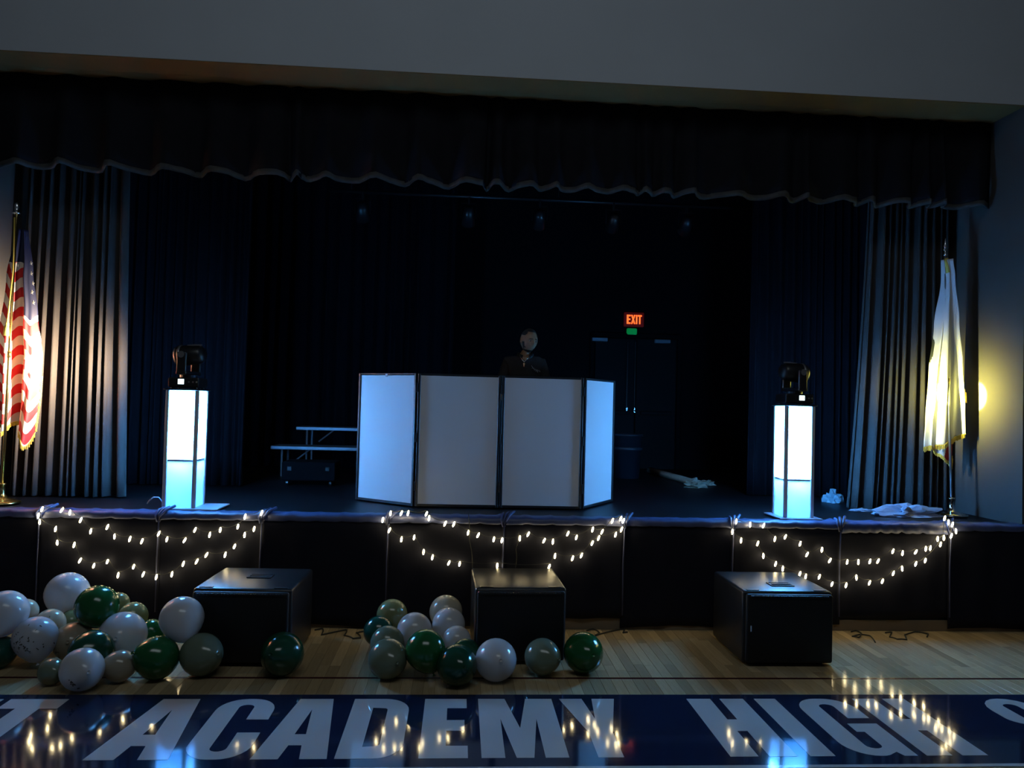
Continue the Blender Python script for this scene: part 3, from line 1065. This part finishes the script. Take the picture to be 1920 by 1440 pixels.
def garland(label, upper, lower, ox, oy, sc):
    global bulb_me
    P = []
    for lst in (upper, lower):
        P.append([on_y(ox + a / sc, oy + b_ / sc, YF - .085) for a, b_ in lst])
    r = empty('string_light', (P[0][0].x, YF - .085, 0))
    tag(r, label, 'string lights', 'warm string lights hung on the stage skirt')
    o = Vector(r.location)
    if bulb_me is None:
        b = MB().lathe([(.0005, .026), (.0045, .023), (.0072, .013), (.0086, .0), (.0076, -.012), (.0045, -.021), (.0005, -.024)], n=10)
        bulb_me = b.mesh('bulb')
        bulb_me.materials.append(M_BULB)
        for p in bulb_me.polygons:
            p.use_smooth = True
    for row in P:
        row2 = sorted(row, key=lambda p: p.x)
        path = []
        for a, b_ in zip(row2, row2[1:]):
            for k in range(4):
                t = k / 4
                q = a.lerp(b_, t)
                path.append(q - o + Vector((0, .014, .028 - .018 * math.sin(PI * t))))
        path.append(row2[-1] - o + Vector((0, .014, .028)))
        MB().tube(path, .0028, 5).build('wire', M_WIRE, r, None, True)
        for p in row:
            bl = bpy.data.objects.new('bulb', bulb_me)
            COL.objects.link(bl)
            bl.parent = r
            bl.location = p - o
            bl.rotation_euler = (random.uniform(-.3, .3), random.uniform(.05, .45), 0)


garland('warm string lights on the skirt above the heap of balloons',
        [(222, 70), (203, 105), (327, 75), (370, 88), (427, 128), (480, 187), (568, 165), (606, 215), (687, 228), (751, 240), (840, 200), (883, 230), (977, 235), (1032, 180), (1110, 206), (1166, 180), (1259, 163), (1297, 110), (1385, 90)],
        [(210, 138), (294, 175), (303, 248), (392, 260), (423, 342), (496, 370), (568, 348), (625, 420), (707, 375), (758, 415), (827, 430), (910, 415), (970, 360), (1041, 347), (1092, 313), (1192, 312), (1241, 268), (1295, 207), (1345, 175)],
        0, 930, 2.8235)
garland('warm string lights on the skirt right under the white booth',
        [(373, 92), (430, 92), (466, 92), (563, 95), (577, 118), (662, 147), (708, 150), (784, 195), (837, 208), (920, 230), (963, 235), (1058, 225), (1102, 203), (1186, 237), (1233, 242), (1312, 200), (1357, 220), (1443, 178), (1493, 190), (1548, 132), (1592, 120), (1606, 132)],
        [(332, 127), (367, 182), (431, 230), (498, 220), (548, 297), (595, 325), (682, 355), (739, 360), (938, 370), (1213, 375), (1244, 318), (1337, 330), (1384, 315), (1441, 250), (1475, 223), (1565, 205), (1596, 178)],
        600, 930, 2.8235)
garland('warm string lights on the skirt below the white fringed flag',
        [(397, 135), (470, 152), (541, 157), (601, 228), (656, 217), (735, 253), (771, 310), (850, 285), (892, 342), (984, 350), (1043, 350), (1104, 347), (1147, 345), (1226, 293), (1277, 303), (1347, 297), (1400, 280), (1424, 277), (1463, 228), (1496, 222), (1535, 212), (1560, 187), (1541, 152), (1520, 140), (1500, 118)],
        [(376, 190), (422, 236), (510, 252), (540, 318), (605, 360), (643, 385), (733, 413), (764, 427), (836, 428), (903, 467), (978, 473), (1033, 432), (1102, 460), (1170, 452), (1228, 410), (1275, 385), (1347, 360), (1397, 342), (1478, 257)],
        1240, 930, 2.8235)

# ------------------------------------------------------------------ person behind the booth


def skin_mesh(name, verts, edges, radii, sub_=2, root=0):
    me = bpy.data.meshes.new(name)
    me.from_pydata([Vector(v) for v in verts], edges, [])
    o = bpy.data.objects.new(name, me)
    COL.objects.link(o)
    o.modifiers.new('skin', 'SKIN')
    lay = me.skin_vertices[0].data
    for i, r_ in enumerate(radii):
        lay[i].radius = (r_, r_) if isinstance(r_, (int, float)) else r_
        lay[i].use_root = (i == root)
    sb = o.modifiers.new('sub', 'SUBSURF')
    sb.levels = sub_
    sb.render_levels = sub_
    return eval_mesh(o, name)


PX, PY = .665, 8.02
pr = empty('person', (PX, PY, ZS))
tag(pr, 'person in a black shirt with a pendant standing behind the white booth', 'person')
GR = lambda d: math.exp(-d)


def head_mesh(rot, loc):
    b = MB()
    rows = []
    nu, nv = 40, 30
    for j in range(nv + 1):
        th = PI * j / nv
        row = []
        for i in range(nu + 1):
            ph = 2 * PI * i / nu
            d = Vector((math.sin(th) * math.sin(ph), -math.sin(th) * math.cos(ph), math.cos(th)))
            x_, y_, z_ = d.x * .086, d.y * .106, d.z * .122
            if d.z < 0:
                k = (-d.z) ** 1.4
                x_ *= 1 - .22 * k
                if d.y > 0:
                    y_ *= 1 - .45 * k
                else:
                    y_ *= 1 - .05 * k
            if d.y < 0:
                fx, fz = x_ / .086, z_ / .122
                nose = math.exp(-(fx / .17) ** 2) * math.exp(-((fz + .14) / .20) ** 2)
                bridge = math.exp(-(fx / .13) ** 2) * math.exp(-((fz - .08) / .22) ** 2)
                brow = math.exp(-((abs(fx) - .35) / .3) ** 2) * math.exp(-((fz - .20) / .09) ** 2)
                sock = math.exp(-((abs(fx) - .40) / .18) ** 2) * math.exp(-((fz - .04) / .11) ** 2)
                lips = math.exp(-(fx / .30) ** 2) * (math.exp(-((fz + .44) / .05) ** 2) + math.exp(-((fz + .56) / .06) ** 2))
                chin = math.exp(-(fx / .30) ** 2) * math.exp(-((fz + .85) / .16) ** 2)
                cheek = math.exp(-((abs(fx) - .55) / .22) ** 2) * math.exp(-((fz + .10) / .16) ** 2)
                y_ -= .020 * nose + .008 * bridge + .006 * brow - .011 * sock + .007 * lips + .010 * chin + .004 * cheek
            row.append(Vector((x_, y_, z_)))
        rows.append(row)
    b.grid(rows)
    for sx in (-1, 1):
        b.ball((sx * .087, .008, -.004), (.010, .020, .032), 12, Matrix.Rotation(sx * .25, 3, 'Z'))
    bmesh.ops.remove_doubles(b.bm, verts=b.bm.verts, dist=.0005)
    bmesh.ops.transform(b.bm, matrix=Matrix.Translation(loc) @ rot.to_4x4(), verts=b.bm.verts)
    return b


HR = Matrix.Rotation(math.radians(24), 3, 'Z') @ Matrix.Rotation(math.radians(9), 3, 'X') @ Matrix.Rotation(math.radians(4), 3, 'Y')
HL = Vector((.035, -.045, 1.685))
hb = head_mesh(HR, HL)
# neck, arms, hands, legs as one skinned skeleton (inside the clothes)
V = [(0, 0, .95), (0, 0, 1.17), (0, 0, 1.41), (0.005, -.005, 1.53), (.022, -.03, 1.61),
     (-.17, 0, 1.45), (-.235, -.02, 1.17), (-.19, -.20, .98), (-.165, -.27, .965),
     (.17, 0, 1.45), (.235, -.02, 1.17), (.19, -.20, .98), (.165, -.27, .965),
     (-.10, 0, .90), (-.11, -.01, .48), (-.115, .02, .08), (-.125, -.14, .035),
     (.10, 0, .90), (.11, -.01, .48), (.115, .02, .08), (.125, -.14, .035)]
E_ = [(0, 1), (1, 2), (2, 3), (3, 4), (2, 5), (5, 6), (6, 7), (7, 8), (2, 9), (9, 10), (10, 11), (11, 12), (0, 13), (13, 14), (14, 15), (15, 16), (0, 17), (17, 18), (18, 19), (19, 20)]
RAD = [(.14, .10), (.13, .10), (.14, .10), .055, .052, .052, .042, .030, (.042, .018), .052, .042, .030, (.042, .018), .085, .058, .042, .036, .085, .058, .042, .036]
bodym = skin_mesh('body', V, E_, RAD, 1)
hb.bm.from_mesh(bodym)
for sx in (-1, 1):
    for k in range(4):
        xk = sx * .165 + (k - 1.5) * .020
        L_ = (.062, .072, .068, .054)[k if sx < 0 else 3 - k]
        hb.tube([(xk, -.29, .967), (xk, -.315 - L_ * .2, .968), (xk, -.315 - L_ * .6, .955), (xk, -.315 - L_ * .85, .935)], [.0095, .009, .008, .006], 8)
    hb.tube([(sx * .135, -.265, .962), (sx * .112, -.29, .955), (sx * .106, -.32, .945)], [.011, .010, .007], 8)
bo = hb.build('body', M_SKIN, None, None, True)
rm = bo.modifiers.new('remesh', 'REMESH')
rm.mode = 'VOXEL'
rm.voxel_size = .006
rm.use_smooth_shade = True
me = eval_mesh(bo, 'body')
link_mesh('body', me, M_SKIN, pr, None, True)
# shirt and trousers a little larger than the body
V2 = [(0, 0, .92), (0, 0, 1.17), (0, 0, 1.415), (0.003, -.003, 1.525), (-.175, 0, 1.455), (-.215, -.01, 1.28), (-.238, -.02, 1.17), (.175, 0, 1.455), (.215, -.01, 1.28), (.238, -.02, 1.17)]
sm = skin_mesh('shirt', V2, [(0, 1), (1, 2), (2, 3), (2, 4), (4, 5), (5, 6), (2, 7), (7, 8), (8, 9)], [(.175, .125), (.165, .125), (.175, .125), .07, .075, .07, .068, .075, .07, .068], 2)
link_mesh('shirt', sm, M_SHIRT, pr, None, True)
cb = MB()
rows = []
for j, (dr, dz) in enumerate(((.068, -.025), (.066, .0), (.072, .022), (.084, .006), (.088, -.012))):
    row = []
    for i in range(25):
        a = -PI / 2 + .45 + (2 * PI - .9) * i / 24
        fr = max(0, -math.sin(a))
        row.append(Vector((.006 + dr * math.cos(a), -.008 + dr * 1.05 * math.sin(a), 1.545 + dz - .04 * fr)))
    rows.append(row)
cb.grid(rows)
solidify(cb.build('collar', M_SHIRT, pr, None, True), .004)
V3 = [(0, 0, .93), (-.10, 0, .86), (-.11, -.01, .48), (-.115, .015, .09), (.10, 0, .86), (.11, -.01, .48), (.115, .015, .09)]
tm = skin_mesh('trousers', V3, [(0, 1), (1, 2), (2, 3), (0, 4), (4, 5), (5, 6)], [(.165, .12), .105, .08, .07, .105, .08, .07], 2)
link_mesh('trousers', tm, M_PANTS, pr, None, True)
for sx in (-1, 1):
    MB().box((sx * .12, -.06, .045), (.095, .27, .085), .03, 3).build('shoe', M_PLAST, pr, None, True)


def cap(name, m, test, grow, parent):
    hm = head_mesh(Matrix.Identity(3), Vector((0, 0, 0)))
    kill = [v for v in hm.bm.verts if not test(v.co)]
    bmesh.ops.delete(hm.bm, geom=kill, context='VERTS')
    for v in hm.bm.verts:
        v.co *= grow
    bmesh.ops.transform(hm.bm, matrix=Matrix.Translation(HL) @ HR.to_4x4(), verts=hm.bm.verts)
    return hm.build(name, m, parent, None, True)


cap('hair', M_HAIR, lambda c: (c.z > .088 or (c.y > -.055 and c.z > .045) or (c.y > .02 and c.z > -.05)) and not (abs(c.x) > .08 and c.z < .035), 1.05, pr)
cap('beard', M_HAIR, lambda c: (c.z < -.088 and c.y < .01) or (abs(c.x) > .050 and -.10 < c.z < .0 and -.055 < c.y < -.012) or (abs(c.x) < .030 and -.060 < c.z < -.044 and c.y < -.08), 1.02, pr)
for sx in (-1, 1):
    p = HL + HR @ Vector((sx * .034, -.087, .006))
    e = MB().ball(p, (.0115, .0105, .0070), 12).build('eye', M_EYE, pr, None, True)
    MB().ball(HL + HR @ Vector((sx * .034, -.0962, .004)), (.0058, .003, .0058), 10).build('iris', M_HAIR, e, None, True)
    MB().tube([HL + HR @ Vector((sx * (.014 + .01 * k), -.1085 + .0022 * k * k, .027 + .002 * k - .0012 * k * k)) for k in range(4)], .0035, 6).build('eyebrow', M_HAIR, pr, None, True)
MB().ball(HL + HR @ Vector((-.096, -.006, -.034)), .006, 10).build('earring', M_SILVER, pr, None, True)
nk = [(-.075, -.05, 1.555), (-.065, -.105, 1.53), (-.042, -.150, 1.485), (-.018, -.160, 1.455), (.016, -.156, 1.49), (.05, -.115, 1.535), (.072, -.06, 1.56)]
nl = MB().tube(nk, .0028, 6).build('necklace', M_SILVER, pr, None, True)
pd = MB()
pd.box((-.018, -.165, 1.428), (.008, .005, .044), .002, 1)
pd.box((-.018, -.165, 1.436), (.026, .005, .008), .002, 1)
pd.build('pendant', M_SILVER, nl)
lg = MB()
lx, lz = .105, 1.385
for k, st in enumerate([[(-.045, .02), (-.03, .008), (-.04, -.002), (-.015, .004)], [(-.02, .0), (-.01, -.014), (-.002, .004)], [(.004, .0), (.004, -.02), (.014, -.012), (.014, .004)], [(.02, .002), (.022, -.024)], [(.028, -.004), (.036, .004), (.04, -.010), (.05, .0)]]):
    lg.tube([(lx + a, -.152 + abs(lx + a) * .12 - (.002 if k else .003), lz + c - a * .35) for a, c in st], .0022, 5)
lg.build('chest_print', M_PRINT, pr)

# ------------------------------------------------------------------ back of the stage: door, exit sign, risers, bin, odds and ends
dr = empty('door_1', (2.89, YB - .02, ZS))
struct(dr)
for sx, x0 in ((-1, 2.21), (1, 2.90)):
    lf = MB().box((x0 + .335 - 2.89, 0, 1.08), (.67, .04, 2.15), .004, 1).build('door_leaf', M_DOOR, dr)
    cx = -.09 + (-.055 if sx < 0 else .075)
    MB().cyl((cx, -.05, .96), (cx, -.05, 2.10), .011, n=8).build('latch_rod', M_PLAST, lf)
    MB().box((cx, -.05, .97), (.035, .05, .09), .006, 1).build('latch_case', M_SILVER, lf)
    MB().box((x0 + .335 - 2.89, -.06, .93), (.52, .04, .06), .008, 1).build('push_bar', M_DOOR, lf)
    hx = x0 - 2.89 + (.06 if sx < 0 else .42)
    MB().box((hx, -.06, 2.12), (.26, .07, .06), .006, 1).build('door_closer', M_STEELB, lf)
fr = MB()
fr.box((-.73, -.01, 1.1), (.06, .08, 2.24), .004, 1)
fr.box((.73, -.01, 1.1), (.06, .08, 2.24), .004, 1)
fr.box((0, -.01, 2.21), (1.52, .08, .06), .004, 1)
fr.build('door_frame', M_BLACK, dr)

ex = empty('exit_sign', (2.84, YB - .05, 3.40))
tag(ex, 'lit red exit sign above the dark double door', 'exit sign')
MB().box((0, .0, .05), (.33, .06, .235), .01, 2).build('housing', M_EXITB, ex)
xx = -.125
for ch, w_ in (('E', .062), ('X', .075), ('I', .024), ('T', .066)):
    o = link_mesh('letter', glyph_mesh(ch, w_, .15, .006, .34 if ch != 'I' else 1, .17), M_EXIT, ex, (xx, -.034, -.025))
    o.rotation_euler = (PI / 2, 0, 0)
    xx += w_ + .008
MB().box((-.03, .0, -.15), (.17, .06, .11), .02, 2).build('green_lens', M_GREEN, ex)

rs = empty('choral_riser', (-1.5, 10.5, ZS))
tag(rs, 'two-step folding riser standing left of the white booth', 'riser')
for nm, (x0, x1, y0, zt) in {'deck': (-2.45, .1, 10.25, 1.375), 'deck2': (-2.23, .1, 10.75, 1.615)}.items():
    MB().box(((x0 + x1) / 2 + 1.5, y0 + .22 - 10.5, zt - ZS - .02), (x1 - x0, .46, .045), .006, 1).build('deck', M_STEELB, rs)
    for xl in (x0 + .14, x0 + 1.2, x1 - .2):
        for yy in (.04, .40):
            MB().cyl((xl + 1.5, y0 + yy - 10.5, 0), (xl + 1.5, y0 + yy - 10.5, zt - ZS - .04), .014, n=8).build('leg', M_GREYM, rs)
    MB().cyl((x0 + .30 + 1.5, y0 + .05 - 10.5, zt - ZS - .20), (x0 + .50 + 1.5, y0 + .05 - 10.5, zt - ZS - .04), .010, n=8).build('brace', M_GREYM, rs)

bn = empty('waste_bin', (2.44, 11.0, ZS))
tag(bn, 'dark round bin by the double door behind the booth', 'bin')
MB().lathe([(0, 0), (.17, 0), (.20, .60), (.215, .60), (.215, .635), (.19, .635), (.16, .03), (0, .03)], n=28).build('body', M_TRASH, bn, None, True)
MB().lathe([(.205, .40), (.214, .41), (.214, .44), (.205, .45)], n=28).build('band', M_TRASH, bn, None, True)

cs = empty('equipment_case', (-1.75, 9.4, ZS))
tag(cs, 'low dark equipment case on the floor before the riser', 'case')
MB().box((0, 0, .17), (.62, .42, .22), .015, 2).build('body', M_BLACK, cs)
for sx in (-1, 1):
    for sy in (-1, 1):
        MB().cyl((sx * .25 - .012, sy * .16, .03), (sx * .25 + .012, sy * .16, .03), .03, n=12).build('wheel', M_PLAST, cs)
    MB().box((sx * .22, -.215, .20), (.05, .012, .05), .003, 1).build('latch', M_PLAST, cs)
    MB().cyl((sx * .25, 0, .045), (sx * .25, 0, .07), .012, n=8).build('caster_stem', M_GREYM, cs)


def crumple(name, m, c, s, seed, label, cat, n=4, k=.35):
    bm_ = bmesh.new()
    bmesh.ops.create_icosphere(bm_, subdivisions=n, radius=1)
    rnd = random.Random(seed)
    lob = [(Vector((rnd.gauss(0, 1), rnd.gauss(0, 1), rnd.gauss(0, .7))).normalized(), rnd.uniform(.4, 1.2), rnd.uniform(3, 9)) for _ in range(26)]
    for v in bm_.verts:
        d = v.co.normalized()
        q = 1.0
        for a, h_, sh in lob:
            q += k * .35 * h_ * math.sin(sh * a.dot(d) * 2) / 3
        v.co = d * q
    zmin = min(v.co.z for v in bm_.verts)
    for v in bm_.verts:
        z = max(v.co.z, -.35)
        v.co = Vector((v.co.x * s[0], v.co.y * s[1], (z + .35) * s[2]))
    me = bpy.data.meshes.new(name)
    bm_.to_mesh(me)
    bm_.free()
    o = link_mesh(name, me, m, None, c, False)
    return tag(o, label, cat)


p = on_z(1700, 968, ZS)
crumple('crumpled_cloth', M_BAG, (p.x, p.y, ZS + .004), (.26, .10, .075), 4, 'crumpled pale cloth lying on the stage beside the white flag', 'cloth', 4, .8)
p = on_z(1562, 943, ZS)
crumple('plastic_bag', M_PLASTIC, (p.x, p.y, ZS + .004), (.10, .08, .09), 9, 'crumpled clear plastic bag on the stage right of the lit column', 'bag', 3, .9)
p = on_z(1625, 962, ZS)
crumple('cloth_scrap', M_BAG, (p.x, p.y + .1, ZS + .004), (.11, .05, .02), 19, 'small flat cloth scrap lying before the blue-tinged curtain', 'cloth', 3, .6)
pa, pb = on_z(1218, 888, ZS), on_z(1298, 911, ZS)
rl = MB().cyl(pa + Vector((0, 0, .05)), pb + Vector((0, 0, .05)), .05, .045, n=16).build('paper_roll', M_PAPER, None, None, True)
tag(rl, 'pale rolled paper lying on the stage below the double door', 'paper roll')
p = on_z(1294, 912, ZS)
crumple('crumpled_paper', M_PAPER, (p.x, p.y - .16, ZS + .003), (.12, .09, .07), 22, 'crumpled yellowish paper at the near end of the roll', 'paper', 3, .9)
p = on_z(1318, 910, ZS)
crumple('crumpled_paper', M_PAPER, (p.x + .05, p.y, ZS + .003), (.09, .08, .05), 25, 'crumpled grey paper right of the yellowish one', 'paper', 3, .9)
p = on_z(1238, 877, ZS)
crumple('crumpled_paper', M_TRUSS, (p.x, p.y, ZS + .003), (.07, .05, .04), 28, 'small white crumpled paper behind the paper roll', 'paper', 3, .9)


def cable(label, pts, rad=.006):
    P_ = []
    for a, b_ in zip(pts, pts[1:]):
        for k in range(5):
            t = k / 5
            P_.append(Vector(a).lerp(Vector(b_), t) + Vector((.008 * math.sin(t * PI), .01 * math.sin(t * PI), 0)))
    P_.append(Vector(pts[-1]))
    o = MB().tube(P_, rad, 6).build('cable', M_WIRE, None, None, True)
    return tag(o, label, 'cable', 'loose cables on the floor along the stage')


def zpts(l, z=.008):
    return [tuple(on_z(u, v, 0) + Vector((0, 0, z))) for u, v in l]


cable('looped black cable on the floor behind the lone subwoofer', zpts([(1596, 1186), (1605, 1184), (1616, 1190), (1610, 1197), (1598, 1195), (1612, 1191), (1632, 1194), (1641, 1206)]))
cable('curled black cable lying under the tan baseboard gap', zpts([(1660, 1188), (1672, 1187), (1668, 1196), (1682, 1200), (1700, 1201), (1696, 1192), (1716, 1186), (1740, 1190), (1738, 1196)]))
cable('black cable winding over the floor left of the middle heap', zpts([(590, 1183), (605, 1180), (602, 1192), (640, 1184), (650, 1183), (645, 1193), (662, 1199), (676, 1198), (668, 1188), (690, 1184)]))
cable('black cable loop on the floor right of the far green balloon', zpts([(1100, 1184), (1112, 1181), (1124, 1188), (1116, 1193), (1150, 1184), (1170, 1181), (1168, 1188), (1177, 1187)]))
for lab, top, bot in (('thin black cable hanging to the left side of the middle subwoofer', (878, 962), (886, 1062)), ('thin black cable hanging behind the right half of the middle subwoofer', (972, 996), (967, 1062))):
    a = on_y(*top, YF - .075)
    b_ = on_y(*bot, YF - .08)
    cable(lab, [tuple(a), tuple(a.lerp(b_, .5) + Vector((-.01, -.02, 0))), tuple(b_), (b_.x, b_.y - .02, .3), (b_.x, b_.y, .012)], .004)

a = [on_z(u, v, ZS) + Vector((0, 0, h_)) for u, v, h_ in ((276, 948, .02), (279, 950, .05), (287, 951, .09), (297, 951, .09), (303, 950, .05), (305, 949, .02))]
o = MB().tube(a, .005, 6).build('cable', M_TRUSS, None, None, True)
tag(o, 'thin pale cable loop standing on the stage beside the lit column', 'cable')

# stage lights on a pipe high over the back of the stage
pipe = MB().cyl((-1.8, 10.2, 4.75), (4.3, 10.2, 4.75), .024, n=10).build('lighting_pipe', M_PLAST, None, None, True)
tag(pipe, 'dark pipe carrying small stage lights high over the stage', 'lighting pipe')
for q in (-1.5, 1.25, 4.0):
    MB().cyl((q, 10.2, 4.75), (q, 10.2, 6.05), .006, n=6).build('hanger', M_PLAST, pipe)
for k, (sx, lab) in enumerate(((-1.35, 'dark stage light farthest left on the high pipe'), (.05, 'dark stage light on the pipe above the left middle booth panel'), (1.0, 'dark stage light on the pipe above the right middle booth panel'), (2.0, 'dark stage light on the pipe left of the exit sign'), (3.0, 'dark stage light farthest right on the high pipe'))):
    r = empty('stage_light', (sx, 10.2, 4.72))
    tag(r, lab, 'stage light', 'stage lights on the high pipe')
    MB().box((0, 0, -.03), (.03, .06, .10), .004, 1).build('clamp', M_PLAST, r)
    tl = Matrix.Rotation(math.radians(35 + 6 * k), 3, 'X')
    b = MB().lathe([(0, .14), (.06, .13), (.075, .05), (.09, -.12), (.085, -.12), (.07, .0), (0, .0)], n=18)
    bmesh.ops.transform(b.bm, matrix=Matrix.Translation((0, 0, -.24)) @ tl.to_4x4(), verts=b.bm.verts)
    b.build('lamp_body', M_PLAST, r, None, True)
    b = MB()
    for s_ in (-1, 1):
        b.box((s_ * .10, 0, -.16), (.008, .03, .20))
    b.box((0, 0, -.065), (.208, .03, .008))
    b.build('bracket', M_PLAST, r)
